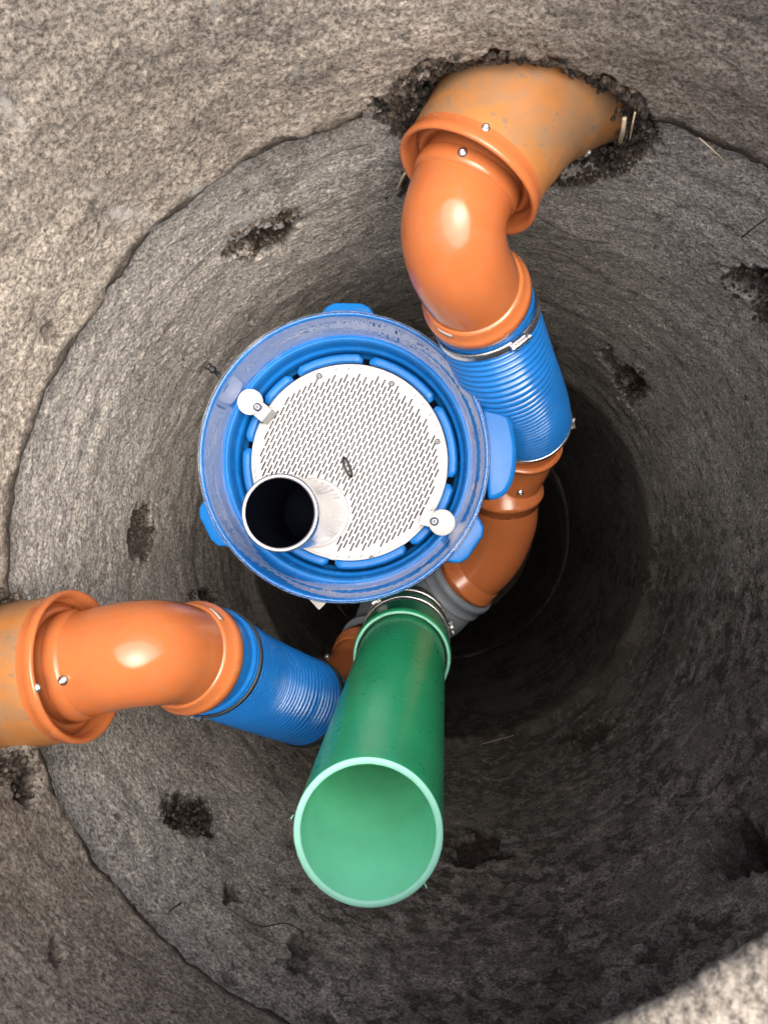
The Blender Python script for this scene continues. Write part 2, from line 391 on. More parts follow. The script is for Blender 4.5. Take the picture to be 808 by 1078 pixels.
# floor of the shaft and ground round the mouth
me = bpy.data.meshes.new('shaft_floor'); mb = MB()
lathe(mb, [(.0005, 0), (.3, 0), (.9, 0)], (AX.x, AX.y, -ZF + .01), (0, 0, 1), 48); tag(mb.obj('shaft_floor', CONC_LOW), kind='structure')
m, nt_, b = mat('ground_soil'); v = ocoord(nt_)
nt_.links.new(ramp(nt_, noise(nt_, 20, 8, .7, v), (.3, (.10, .085, .06)), (.7, (.26, .23, .18))), b.inputs['Base Color']); b.inputs['Roughness'].default_value = .95
nt_.links.new(bump(nt_, b, noise(nt_, 60, 6, .7, v), .8, .01), b.inputs['Normal']); GROUND = m
mb = MB(); gx, gy = TOPC.x, TOPC.y
lathe(mb, [(.62, 0), (.9, .01), (2, 0), (8, .0), (60, 0), (300, 0)], (gx, gy, -ZTOP - .03), (0, 0, 1), 96); tag(mb.obj('ground', GROUND), kind='structure')

# ------------------------------------------------------------------ little fittings
def screw(name, p, nrm, r, parent, m=STEEL, hgt=None):
    mb = MB(); h = hgt or r * .7
    lathe(mb, [(r * 1.15, -.002), (r * 1.15, h * .25), (r, h * .3), (r * .92, h * .8), (r * .6, h), (r * .34, h), (r * .3, h * .55), (.00005, h * .5)], p, nrm, 20)
    return mb.obj(name, m, parent)

def on_tube(path, T, i, facing, r):
    """point on the side of a swept tube that faces a direction"""
    t = T[i]; f = Vector(facing); f = (f - t * f.dot(t)).normalized(); return path[i] + f * r, f

def bolt_hex(mb, p, d, r, L):
    lathe(mb, [(.0001, 0), (r, 0), (r, r * .9), (r * .5, r * .9), (r * .5, L), (r * .9, L), (r * .9, L + r), (.0001, L + r)], p, d, 6)

# ------------------------------------------------------------------ large sleeves in the wall
def sleeve(label, rim, wall, r, screws, bend, nm='wall_sleeve'):
    rim = Vector(rim); wall = Vector(wall); d = (wall - rim).normalized(); L = (wall - rim).length + .10
    t = thing(nm, rim, label, 'pipe', 'large orange pipes coming through the shaft wall')
    bp, _ = resample(catmull([rim + d * .010, rim + d * .06] + bend, 16), 60); mb = MB(); sweep(mb, bp, lambda s: r + .0012 + .012 * min(1, max(0, s - .04) / .12), 128); mb.obj('barrel', ORANGE_OLD, t)
    mb = MB(); lathe(mb, [(r - .012, .07), (r - .006, .012), (r - .0005, .011)], rim, d, 128); mb.obj('inner_wall', ORANGE, t)
    mb = MB(); lathe(mb, [(r - .006, .020), (r - .004, .002), (r, -.002), (r + .0035, -.003), (r + .0052, .000), (r + .0052, .006), (r + .004, .010), (r + .002, .016), (r + .002, .021)], rim, d, 128)
    mb.obj('lip', ORANGE_LIP, t)
    mb = MB(); a = r - .012
    lathe(mb, [(r - .008, .022), (a - .001, .018), (a - .004, .014), (a - .008, .015), (a - .011, .022), (a - .016, .026), (a - .020, .024), (a - .05, .03)], rim, d, 128)
    mb.obj('reducing_ring', ORANGE, t)
    for (px, py) in screws:      # find the place on the barrel under that line of sight
        best = None; x, y, z = frame(d)
        for k in range(720):
            for s in range(0, 40):
                a_ = k * pi / 360; q = rim + d * (s * .003) + x * (r * cos(a_)) + y * (r * sin(a_)); nn = x * cos(a_) + y * sin(a_)
                if nn.dot(q) > 0: continue
                dz = -(q.dot(fwd)) * -1; u = 404 + F * q.dot(rgt) / q.dot(fwd); w_ = 539 - F * q.dot(up) / q.dot(fwd); e = hypot(u - px, w_ - py)
                if best is None or e < best[0]: best = (e, q.copy(), nn.copy())
        screw('screw', best[1], best[2], .0055, t)
    return t, d

rimT, wallT = P(491, 193, .985), P(548, 95, 1.004)
sleeve('weathered orange pipe stub with grey blotches in the broken wall at the top', rimT, wallT, .0925, [(510, 136)], [P(556, 98, 1.005), P(612, 66, 1.03), P(680, 48, 1.06)])
rimL, wallL = P(84, 700, .965), P(-6, 716, .982)
sleeve('big dusty orange pipe stub coming out of the wall at the left edge', rimL, wallL, .0925, [(44, 723)], [P(-10, 717, .983), P(-80, 726, 1.02)])

# ------------------------------------------------------------------ elbows and hoses
def elbow(name, label, pts, r, collars, n=70, m=ORANGE, sticker=None, screws=(), group='orange pipe bends'):
    path, L = resample(catmull(pts, 24), n)
    t = thing(name, path[0], label, 'pipe elbow', group)
    mb = MB(); T = sweep(mb, path, lambda s: r, 96); mb.obj('bend', m, t)
    for (i, prof, mm, nm) in collars:
        mb = MB(); lathe(mb, prof, path[i], T[i], 96); mb.obj(nm, mm, t)
    return t, path, T, L

R_E = .0680
Cend = [(R_E - .002, -.024), (R_E + .002, -.023), (R_E + .004, -.020), (R_E + .0045, -.008), (R_E + .0085, -.004), (R_E + .0105, 0), (R_E + .0105, .011), (R_E + .008, .014), (R_E + .002, .018), (R_E - .004, .024)]
Cin = [(R_E - .001, -.02), (R_E + .0035, -.016), (R_E + .004, 0), (R_E + .002, .004), (R_E - .001, .006)]
tA, pA, TA, LA = elbow('pipe_elbow', 'glossy orange elbow between the top wall pipe and the bright blue hose on the right',
    [rimT + (wallT - rimT).normalized() * .055, P(490, 196, 1.0), P(477, 235, .995), P(481, 272, 1.02), P(496, 302, 1.075), P(501, 312, 1.10)], R_E, [(-3, Cend, ORANGE_LIP, 'collar'), (16, Cin, ORANGE, 'seam_ring')])
tB, pB, TB, LB = elbow('pipe_elbow', 'glossy orange elbow between the left wall pipe and the blue hose with black bands',
    [rimL + (wallL - rimL).normalized() * .055, P(92, 698, .975), P(128, 690, .97), P(156, 687, .975), P(180, 687.5, 1.010), P(203, 692, 1.055)], R_E, [(-3, Cend, ORANGE_LIP, 'collar'), (16, Cin, ORANGE, 'seam_ring')])

def tube_place(path, T, r, px, py):
    """place on a tube's visible side nearest to a line of sight"""
    best = None
    for i in range(0, len(path), 1):
        x, y, z = frame(T[i])
        for k in range(120):
            a_ = k * pi / 60; nn = x * cos(a_) + y * sin(a_); q = path[i] + nn * r
            if nn.dot(q) > 0: continue
            u = 404 + F * q.dot(rgt) / q.dot(fwd); w_ = 539 - F * q.dot(up) / q.dot(fwd); e = hypot(u - px, w_ - py)
            if best is None or e < best[0]: best = (e, q, nn, z)
    return best[1:]
for (t, pth, TT_, pts) in ((tA, pA, TA, [(487, 161)]), (tB, pB, TB, [(67, 717)])):
    q, nn, z = tube_place(pth, TT_, R_E + .003, *pts[0]); screw('screw', q, nn, .0052, t)

def band_patch(mb, org, axis, r, s0, s1, a_mid, a_half, th=.0006):
    """curved patch on a cylinder; a_mid is a direction"""
    ax = Vector(axis).normalized(); m_ = (Vector(a_mid) - ax * Vector(a_mid).dot(ax)).normalized(); q = ax.cross(m_)
    n = 12; vs = []; fs = []
    for rr in (r, r + th):
        for s in (s0, s1):
            for i in range(n + 1):
                a_ = -a_half + 2 * a_half * i / n; vs.append(Vector(org) + ax * s + m_ * (rr * cos(a_)) + q * (rr * sin(a_)))
    k = n + 1
    for i in range(n):
        fs += [(2 * k + i, 2 * k + i + 1, 3 * k + i + 1, 3 * k + i), (i, k + i, k + i + 1, i + 1), (i, i + 1, 2 * k + i + 1, 2 * k + i), (k + i, 3 * k + i, 3 * k + i + 1, k + i + 1)]
    fs += [(0, 2 * k, 3 * k, k), (n, k + n, 3 * k + n, 2 * k + n)]; mb.add(vs, fs)

def facing_dir(p, T, px, py, z):
    return (P(px, py, z) - p)
# stickers on the two collars
mb = MB(); band_patch(mb, pA[-3], TA[-3], R_E + .0046, -.0205, -.0085, P(473, 338, 1.07) - pA[-3], .16); mb.obj('sticker', STICKER, tA)
mb = MB(); band_patch(mb, pB[-3], TB[-3], R_E + .0046, -.0205, -.0085, P(228, 655, 1.05) - pB[-3], .16); mb.obj('sticker', STICKER, tB)

def hose(label, pts, r, pitch, amp, cuffs):
    raw = catmull(pts, 30); _, L = resample(raw, 10); nr = int(L / pitch); path, L = resample(raw, nr * 8)
    t = thing('corrugated_hose', path[0], label, 'hose', 'blue corrugated hoses')
    def rf(s):
        if s < cuffs[0] or s > L - cuffs[1]: return r - .001
        ph = (s / pitch) % 1.0; return r - amp + amp * 2 * abs(sin(pi * ph)) ** .6
    mb = MB(); T = sweep(mb, path, rf, 96); mb.obj('ribbed_wall', BLUE_HOSE, t)
    return t, path, T, L
RH = .0745
dA = TA[-1]; dB = TB[-1]
hA, qA, UA, MA = hose('bright blue corrugated hose right of the tank, steel band clamp at its top', [pA[-3] + dA * .0145, pA[-3] + dA * .045, P(531, 385, 1.23), P(548, 422, 1.335), P(556, 447, 1.42)], RH, .0108, .0038, (.064, .012))
hB, qB, UB, MB_L = hose('blue corrugated hose with black bands lower left, behind the green pipe', [pB[-3] + dB * .0145, pB[-3] + dB * .045, P(258, 714, 1.22), P(300, 731, 1.32), P(331, 742, 1.395)], RH - .001, .0102, .0036, (.022, .014))

def clamp_band(i, path, T, r, wd, m, parent, name='clamp_band'):
    mb = MB(); lathe(mb, [(r, -wd / 2), (r + .0012, -wd / 2 + .0008), (r + .0012, wd / 2 - .0008), (r, wd / 2), (r - .003, wd / 2), (r - .003, -wd / 2)], path[i], T[i], 96, True)
    return mb.obj(name, m, parent)
def idx_at(path, s):
    L = 0
    for i in range(1, len(path)):
        L += (path[i] - path[i - 1]).length
        if L >= s: return i
    return len(path) - 2
# top hose: steel worm clamp over a clear sleeve
i1 = idx_at(qA, .053); clamp_band(i1, qA, UA, RH + .0034, .013, STEEL, hA)
i0 = idx_at(qA, .032); clamp_band(i0, qA, UA, RH + .0012, .007, BLUE_HOSE, hA, 'cuff_bead')
q = qA[i1]; ax = UA[i1]; fd = P(541, 352, 1.06) - q; fd = (fd - ax * fd.dot(ax)).normalized(); sd_ = ax.cross(fd)
mb = MB()
for k in range(26):     # worm thread slots pressed in the band
    a_ = -.02 - k * .028 if sd_.dot(rgt) > 0 else .02 + k * .028
    rr = RH + .0050; n_ = fd * cos(a_) + sd_ * sin(a_); box(mb, q + n_ * rr, ax, n_.cross(ax), n_, .009, .0011, .0012)
mb.obj('clamp_thread', RIM_STEEL, hA, False)
s_ = 1 if sd_.dot(rgt) > 0 else -1
mb = MB(); a_ = .12 * s_; n_ = fd * cos(a_) + sd_ * sin(a_); tn = ax.cross(n_) * s_
lathe(mb, [(.0001, -.016), (.0048, -.016), (.0052, -.012), (.0052, .010), (.0044, .012), (.0044, .018), (.0001, .018)], q + n_ * (RH + .0092), tn, 16)
box(mb, q + n_ * (RH + .0062), ax, tn, n_, .015, .022, .005); bevel(mb.obj('clamp_screw', STEEL, hA, False), .0006)
# lower end clamp
i2 = idx_at(qA, MA - .008); clamp_band(i2, qA, UA, RH + .0030, .008, STEEL, hA)
mb = MB(); x_ = (P(597, 448, 1.42) - qA[i2]); x_ = (x_ - UA[i2] * x_.dot(UA[i2])).normalized()
bolt_hex(mb, qA[i2] + x_ * (RH + .006), UA[i2].cross(x_), .004, .016); mb.obj('clamp_bolt', STEEL, hA, False)
# left hose: two black bands, worm bolt underneath
j1 = idx_at(qB, .036); clamp_band(j1, qB, UB, RH + .0040, .007, RUBBER, hB, 'black_band')
j2 = idx_at(qB, MB_L - .030); clamp_band(j2, qB, UB, RH + .0044, .011, RUBBER, hB, 'black_band')
q, nn, z = tube_place(qB[:idx_at(qB, .05)], UB, RH + .006, 186, 742); mb = MB(); bolt_hex(mb, q, nn.cross(z), .0042, .014); bolt_hex(mb, q + z * .006, nn.cross(z), .003, .012)
mb.obj('clamp_bolt', STEEL, hB, False)
mb = MB(); wire(mb, [P(190, 743, 1.02), P(205, 744, 1.015), P(220, 742, 1.02), P(231, 737, 1.035)], .0011); mb.obj('strap_end', WHITE, hB)

# ------------------------------------------------------------------ grey branch piece below the green pipe
mouth = P(387, 877, .818); foot = P(423, 690, 1.44); gd = (foot - mouth).normalized(); GL = (foot - mouth).length
br_c = mouth + gd * (GL + .30)
lowA = [P(555, 444, 1.41), P(546, 478, 1.49), P(532, 510, 1.55), P(530, 550, 1.60), P(514, 587, 1.65), P(484, 613, 1.69)]
lowB = [P(329, 741.5, 1.39), P(350, 738, 1.465), P(371, 715, 1.565), P(384, 696, 1.61), P(395, 685, 1.65)]
RL = .0665
def low_elbow(label, pts, scr, k1, k2):
    path, L = resample(catmull(pts, 20), 60)
    t = thing('lower_elbow', path[0], label, 'pipe elbow', 'lower orange elbows'); mb = MB(); T = sweep(mb, path, lambda s: RL, 96); mb.obj('bend', ORANGE, t)
    if k1:
        mb = MB(); lathe(mb, [(RL, -.055), (RL + .003, -.052), (RL + .004, -.012), (RL + .0095, -.010), (RL + .0105, -.004), (RL + .0095, .002), (RL + .004, .004), (RL + .003, .02), (RL - .001, .023)], path[k1], T[k1], 96); mb.obj('socket', ORANGE_LIP, t)
        mb = MB(); lathe(mb, [(RL, -.006), (RL + .008, -.006), (RL + .009, -.002), (RL + .008, .002), (RL, .002)], path[8], T[8], 96); mb.obj('bead', ORANGE_LIP, t)
    mb = MB(); lathe(mb, [(RL - .001, -.03), (RL + .004, -.026), (RL + .005, -.008), (RL + .010, -.005), (RL + .010, .004), (RL + .004, .006)], path[k2], T[k2], 96); mb.obj('collar', ORANGE_LIP, t)
    if scr:
        q, nn, z = tube_place(path, T, RL + .004, *scr); screw('screw', q, nn, .0055, t)
    return t, path, T
eA, lA, VA = low_elbow('brown-orange elbow at the lower end of the right hose, tucked behind the filter tank', lowA, (547, 518), 26, 57)
eB, lB, VB = low_elbow('small orange elbow showing between the lower left blue hose and the green pipe', lowB, (343, 690), 0, 52)
t = thing('branch_pipe', br_c, 'dark grey branch pipe under the green pipe, joining both lower orange elbows', 'pipe')
mb = MB(); RG = .0775
pa, _ = resample(catmull([lA[-3], lA[-1] + VA[-1] * .04, br_c + Vector((.05, .02, .02)), br_c + Vector((0, 0, -.12))], 12), 30); sweep(mb, pa, lambda s: RG, 80)
pb, _ = resample(catmull([lB[-3], lB[-1] + VB[-1] * .04, br_c + Vector((-.04, .0, -.0)), br_c + Vector((0, 0, -.14))], 12), 30); mb.obj('right_arm', GREY, t)
mb = MB(); sweep(mb, pb, lambda s: RG - .003, 80); mb.obj('left_arm', GREY, t)
for (p_, d_) in ((lA[-2], VA[-1]), (lB[-2], VB[-1])):
    mb = MB(); lathe(mb, [(RG - .008, -.004), (RG + .004, -.005), (RG + .0065, -.001), (RG + .0065, .008), (RG + .003, .011), (RG + .003, .028), (RG + .005, .030), (RG + .005, .036), (RG - .001, .040)], p_, d_, 96); mb.obj('socket', GREY, t)
mb = MB(); lathe(mb, [(RG - .01, -.17), (RG + .001, -.17), (RG + .001, .7)], br_c, gd, 80); mb.obj('riser', GREY, t)

# ------------------------------------------------------------------ green pipe
GR = .0800
t = thing('green_pipe', foot, 'long smooth green pipe standing up towards the viewer, open mouth with pale cut edge', 'pipe')
mb = MB(); lathe(mb, [(GR - .0002, .0012), (GR, .003), (GR, GL + .05)], mouth, gd, 160); mb.obj('outer_wall', GREEN, t)
mb = MB(); lathe(mb, [(GR - .0074, .0012), (GR - .0076, .060), (GR - .0078, GL + .6)], mouth, gd, 160); mb.obj('bore', GREEN_IN, t)
mb = MB(); lathe(mb, [(GR - .0001, .0014), (GR - .0012, 0), (GR - .0062, 0), (GR - .0075, .0014)], mouth, gd, 160); mb.obj('cut_edge', GREEN_CUT, t)
mb = MB(); pe = P(450, 928, .835); wire(mb, [P(440, 925, .83), P(446, 929, .822), P(449, 935, .818)], .0007, 6); mb.obj('burr', GREEN_CUT, t)
mb = MB(); wire(mb, [P(309, 858, .835), P(306, 862, .83)], .001, 6); mb.obj('burr', GREEN_CUT, t)
for ch in t.children:                           # the mouth is sawn level, a little askew to the pipe
    for v_ in ch.data.vertices:
        q = v_.co - mouth; s_a = q.dot(gd); rd = q - gd * s_a; k = max(0., 1 - max(0, s_a) / .3)
        if s_a < .3 and ch.name[:4] != 'burr': v_.co = v_.co + gd * (-rd.z / gd.z * k)
t = thing('green_socket', foot, 'short green socket with a pale rim gripping the foot of the long green pipe', 'pipe socket')
mb = MB(); lathe(mb, [(GR + .003, .02), (GR + .0035, -.012), (GR + .006, -.017), (GR + .0085, -.017), (GR + .0105, -.013), (GR + .012, -.005), (GR + .012, .010), (GR + .0085, .016), (GR + .007, .03), (GR + .005, .16), (GR - .004, .19)], foot, gd, 128); mb.obj('socket_wall', GREEN, t)
mb = MB(); lathe(mb, [(GR + .0045, -.0163), (GR + .0062, -.0182), (GR + .0084, -.0182), (GR + .0095, -.0165)], foot, gd, 128); mb.obj('pale_rim', GREEN_CUT, t)
mb = MB(); lathe(mb, [(GR + .0005, -.004), (GR + .0030, -.0055), (GR + .0034, .01)], foot, gd, 128); mb.obj('seal_ring', RUBBER, t)
# rubber coupling with two steel straps
cc = foot + gd * .135; t = thing('rubber_coupling', cc, 'dark rubber coupling with two thin steel straps above the green socket, under the tank', 'pipe coupling')
mb = MB(); RC = GR + .0075
lathe(mb, [(RC - .004, -.045), (RC, -.043), (RC + .001, -.02), (RC - .003, -.01), (RC - .003, .03), (RC + .001, .04), (RC, .085), (RC - .005, .09)], cc, gd, 96); mb.obj('sleeve', plastic('dark_grey_rubber', (.06, .075, .075), .35, .2), t)
for s in (-.028, .035):
    mb = MB(); lathe(mb, [(RC + .0005, -.004), (RC + .0026, -.0036), (RC + .003, 0), (RC + .0026, .0036), (RC + .0005, .004)], cc + gd * s, gd, 96); mb.obj('strap', STEEL, t)
for (px, py, s) in ((404, 640, -.015), (472, 660, .01)):
    c = cc + gd * s; o_ = P(px, py, -c.z) - c; o_ = (o_ - gd * o_.dot(gd)).normalized(); b_ = c + o_ * (RC + .008); mb = MB(); tn = gd.cross(o_)
    bolt_hex(mb, b_ - tn * .012, tn, .0048, .022); bolt_hex(mb, b_ - tn * .010 + gd * .018, tn, .0042, .018)
    box(mb, b_ - o_ * .003, o_, gd, tn, .010, .02, .002); box(mb, b_ - o_ * .003 + tn * .005, o_, gd, tn, .010, .02, .002); mb.obj('strap_bolt', STEEL, t, False)
    mb = MB(); wire(mb, [b_ + gd * .012, b_ - o_ * .004 - gd * .004 - tn * .012, b_ - o_ * .001 - gd * .006 + tn * .004, b_ + o_ * .004 - gd * .012], .0013, 6); mb.obj('strap_wire', STEEL, t)

# ------------------------------------------------------------------ filter tank
TC = Vector((-.1275, .0860, -1.200)); DN = Vector((0, 0, -1)); UP = Vector((0, 0, 1))
tank = thing('filter_tank', TC, 'round blue filter tank with a clear collar and a slotted white plate inside', 'tank')
mb = MB()
lathe(mb, [(.150, .80), (.188, .78), (.196, .70), (.198, .20), (.200, .10), (.208, .07), (.222, .045), (.2290, .030), (.2310, .020), (.2305, .010), (.2285, .005), (.2255, .003), (.2225, .006),
           (.2195, .016), (.2150, .040), (.2110, .062), (.2080, .068), (.2045, .069), (.2010, .066), (.1985, .068), (.1965, .075), (.1950, .095), (.1930, .100), (.1905, .101), (.1890, .104), (.1880, .125), (.1870, .150), (.1600, .155), (.0001, .156)],
      TC, DN, 192); mb.obj('shell', BLUE, tank)
TX, TY, _ = frame(UP)
def tp(a, r, d): return Vector((TC.x + r * cos(a), TC.y + r * sin(a), TC.z - d))
# castellated blue ring that carries the plate
cuts_px = [(383, 381), (456, 429), (473, 512), (457, 556), (425, 577), (345, 600), (266, 552), (253, 472), (268, 428), (305, 397)]
PCx, PCy = 364.0, 491.0
cuts = sorted(atan2(-(y - PCy), x - PCx) for x, y in cuts_px)
for k, a_ in enumerate(cuts):
    a2 = cuts[(k + 1) % len(cuts)] + (2 * pi if k == len(cuts) - 1 else 0); a_s, a_e = a_ + .035, a2 - .035
    prof = [(.1690, .128), (.1690, .104), (.1705, .1015), (.1800, .1010), (.1830, .1040), (.1845, .112), (.1850, .128)]
    n_ = max(6, int((a_e - a_s) / .04)); vs = []; fs = []
    for i in range(n_ + 1):
        aa = a_s + (a_e - a_s) * i / n_; tp_ = min(1, min(i, n_ - i) / 1.0)
        for (r_, d_) in prof: vs.append(tp(aa, .169 + (r_ - .169) * (.6 + .4 * tp_), d_ + (0 if tp_ else .003)))
    m_ = len(prof)
    for i in range(n_):
        for j in range(m_): fs.append((i * m_ + j, i * m_ + (j + 1) % m_, (i + 1) * m_ + (j + 1) % m_, (i + 1) * m_ + j))
    fs.append(tuple(range(m_))[::-1]); fs.append(tuple(n_ * m_ + j for j in range(m_)))
    mb = MB(); mb.add(vs, fs); bevel(mb.obj('ring_segment', BLUE, tank), .001)
mb = MB(); lathe(mb, [(.0001, .132), (.180, .132), (.182, .136)], TC, DN, 96); mb.obj('filter_bed', BORE, tank)  # black disc added below the plate, standing for shade in the slots
# clear collar: a thin clear wall with faint upright ribs
mb = MB(); rib = lambda a, r: r + (.00016 * sin(a * 96) if .2100 < r < .2190 else 0)
lathe(mb, [(.2290, -.0005), (.2275, -.0030), (.2240, -.0035), (.2215, -.0015), (.2180, .010), (.2135, .036), (.2085, .058), (.2035, .064)], TC, DN, 900, rad=rib)
mb.obj('clear_collar', CLEAR, tank)
mb = MB(); lathe(mb, [(.2292, .0025), (.2305, -.0005), (.2292, -.0035), (.2275, -.0042), (.2262, -.0030), (.2262, .0005)], TC, DN, 192, True); mb.obj('collar_bead', CLEAR, tank)
# lugs and bulge on the outside
def lug(px, py, wd, out, zt, hgt, round_=False, name='lug'):
    dr = P(px, py, 1.2) - TC; a_ = atan2(dr.y, dr.x); rad_ = Vector((cos(a_), sin(a_), 0)); tn = Vector((-sin(a_), cos(a_), 0)); pts = []
    if round_:
        for k in range(25):
            b_ = -pi / 2 + pi * k / 24; pts.append((.224 + (out - .224) * cos(b_) ** .7, wd / 2 * sin(b_)))
    else: pts = [(.223, -wd * .62), (out - .006, -wd * .46), (out, -wd * .28), (out, wd * .28), (out - .006, wd * .46), (.223, wd * .62)]
    vs = []; n_ = len(pts)
    for d_, k in ((zt, .97), (zt + .006, 1.0), (zt + hgt, .98)):
        for (r_, s) in pts: vs.append(TC + rad_ * (.2 + (r_ - .2) * k) + tn * (s * k) - UP * d_)
    fs = [tuple(range(n_))[::-1], tuple(2 * n_ + i for i in range(n_))]
    for L_ in range(2):
        for i in range(n_): j = (i + 1) % n_; fs.append((L_ * n_ + i, L_ * n_ + j, (L_ + 1) * n_ + j, (L_ + 1) * n_ + i))
    mb = MB(); mb.add(vs, fs); o = mb.obj(name, BLUE, tank); bevel(o, .014 if round_ else .003, 4); return o
lug(366, 300, .075, .246, .012, .06); lug(214, 556, .075, .250, .016, .07); lug(508, 582, .075, .252, .012, .06)
lug(545, 468, .165, .274, .022, .16, True, 'side_bulge')
# black vent bolt at upper left
mb = MB(); p0 = P(232, 396, 1.23); d_ = (P(216, 383, 1.22) - p0).normalized()
lathe(mb, [(.0035, 0), (.0035, .012), (.0062, .012), (.0066, .017), (.0050, .018), (.0050, .021), (.0066, .022), (.0062, .027), (.0001, .028)], p0, d_, 14); mb.obj('side_plug', RUBBER, tank)
mb = MB(); c0 = P(336, 628, 1.30); box(mb, c0, Vector((.72, .69, 0)), Vector((-.69, .72, 0)), UP, .032, .032, .0012); mb.obj('paper_tab', PALE, tank, False)

# slotted plate
PZ = .113; PR = .1690; sa = radians(64)
U_ = Vector((cos(sa), sin(sa), 0)); V_ = Vector((-sin(sa), cos(sa), 0)); PC = Vector((TC.x - .0008, TC.y - .0015, TC.z - PZ))
base = P(330, 540, 1.31); pbx, pby = (base - PC).dot(U_), (base - PC).dot(V_)
pu, pv, su, sv, th_ = .0196, .00620, .0162, .0025, .003
mb = MB(); vs = []; fs = []
def addq(a, b, c, d): fs.append((a, b, c, d))
jmax = int(PR / pv) + 2; imax = int(PR / pu) + 2
for j in range(-jmax, jmax + 1):
    for i in range(-imax, imax + 1):
        uc = (i + (.5 if j % 2 else 0)) * pu; vc = j * pv
        cs = [(uc + x * pu / 2, vc + y * pv / 2) for x, y in ((-1, -1), (1, -1), (1, 1), (-1, 1))]
        rs = [hypot(*c) for c in cs]
        if min(rs) > PR - .003: continue
        inside = max(rs) < PR - .0105 and hypot(uc - pbx, vc - pby) > .0635
        cs = [(c[0] * min(1, (PR - .002) / max(r_, 1e-6)), c[1] * min(1, (PR - .002) / max(r_, 1e-6))) for c, r_ in zip(cs, rs)]
        k = len(vs); vs += [PC + U_ * a + V_ * b_ for a, b_ in cs]
        if not inside: fs.append((k, k + 1, k + 2, k + 3)); continue
        hs = [(uc + x * su / 2, vc + y * sv / 2) for x, y in ((-1, -1), (1, -1), (1, 1), (-1, 1))]
        vs += [PC + U_ * a + V_ * b_ for a, b_ in hs]; vs += [PC + U_ * a + V_ * b_ - UP * th_ for a, b_ in hs]
        for e in range(4):
            g = (e + 1) % 4; fs.append((k + e, k + g, k + 4 + g, k + 4 + e)); fs.append((k + 4 + e, k + 4 + g, k + 8 + g, k + 8 + e))
mb.add(vs, fs); plate = mb.obj('slotted_plate', WHITE, tank, False)
mb = MB(); lathe(mb, [(PR - .0065, .0001), (PR - .0060, .0010), (PR - .0012, .0014), (PR, .0004), (PR, -.006), (PR - .004, -.006)], PC, UP, 192); mb.obj('plate_edge', WHITE, plate)
for (px, py) in ((336, 396), (412, 404), (276, 443), (460, 465), (452, 541), (391, 588), (316, 580)):
    q = P(px, py, 1.3125); q.z = PC.z + .0012; screw('screw', q, UP, .0044, plate, RIVET)
for (px, py, bx, by, tx, ty) in ((263, 423, 270, 428, 285, 440), (465, 550, 457, 549, 442, 543)):
    q = P(px, py, 1.257); q.z = TC.z - .0600; mb = MB()
    lathe(mb, [(.0001, .0030), (.0205, .0030), (.0216, .0020), (.0216, 0), (.0001, 0)], q, UP, 48); disc = mb.obj('locking_disc', WHITE_DISC, tank)
    e = P(tx, ty, 1.31); dv = Vector((e.x - q.x, e.y - q.y, 0)).normalized(); mb = MB(); hh = -PZ + .0600
    box(mb, q + dv * .024 - UP * (.001 + (.0600 - .0600) + (PZ - .0600) / 2), dv, UP.cross(dv), UP, .022, .026, PZ - .0600 - .001); bevel(mb.obj('bracket', WHITE_DISC, tank, False), .001)
    q2 = P(bx, by, 1.25); q2.z = q.z + .0030; screw('screw', q2, UP, .0062, disc, RIM_STEEL)
# small black lifting loop in the middle
mb = MB(); hp = lambda px, py, z: P(px, py, z)
lc = hp(365.5, 492, 1.300); la = (hp(369.5, 502, 1.304) - hp(361.5, 482, 1.304)).normalized(); lb = (UP * .8 + la.cross(UP) * .6).normalized()
ring_ = [lc + la * (.0175 * cos(k * pi / 16)) + lb * (.0062 * sin(k * pi / 16)) for k in range(33)]; sweep(mb, ring_, lambda s: .0022, 8); mb.obj('lifting_loop', RUBBER, plate)
mb = MB(); q = P(366, 491, 1.3125); q.z = PC.z
a0 = [q + Vector((.0095 * cos(k * pi / 12), .0105 * sin(k * pi / 12), .0018)) for k in range(25)]; sweep(mb, a0, lambda s: .0007, 6); mb.obj('loop_ring', RIM_STEEL, plate)

# ------------------------------------------------------------------ steel pipe on the plate
PT = P(294, 540, 1.065); PB_ = Vector((base.x, base.y, PC.z)); pd = (PB_ - PT).normalized(); PL = (PB_ - PT).length; SR = .0555
t = thing('riser_pipe', PB_, 'short polished grey riser pipe standing on the slotted white plate, its mouth pitch black', 'pipe')
mb = MB(); lathe(mb, [(SR - .001, .001), (SR, .004), (SR, PL - .002)], PT, pd, 128); mb.obj('outer_wall', PIPE_STEEL, t)
mb = MB(); lathe(mb, [(SR - .0003, .0025), (SR - .0012, .0004), (SR - .0018, 0), (SR - .0060, 0), (SR - .0068, .0012)], PT, pd, 128); mb.obj('rim', RIM_STEEL, t)
mb = MB(); lathe(mb, [(SR - .0067, .0011), (SR - .0070, .01), (SR - .0074, PL - .004), (.0001, PL - .004)], PT, pd, 128); mb.obj('bore', BORE, t)
mb = MB(); lathe(mb, [(SR - .001, .0045), (SR + .0035, .0045), (SR + .005, .003), (SR + .005, .0004)], PB_, UP, 96); mb.obj('foot_ring', WHITE, t)
mb = MB(); box(mb, P(358, 549, 1.302), Vector((.75, .66, 0)), Vector((-.66, .75, 0)), UP, .013, .003, .006); mb.obj('latch', RUBBER, t, False)

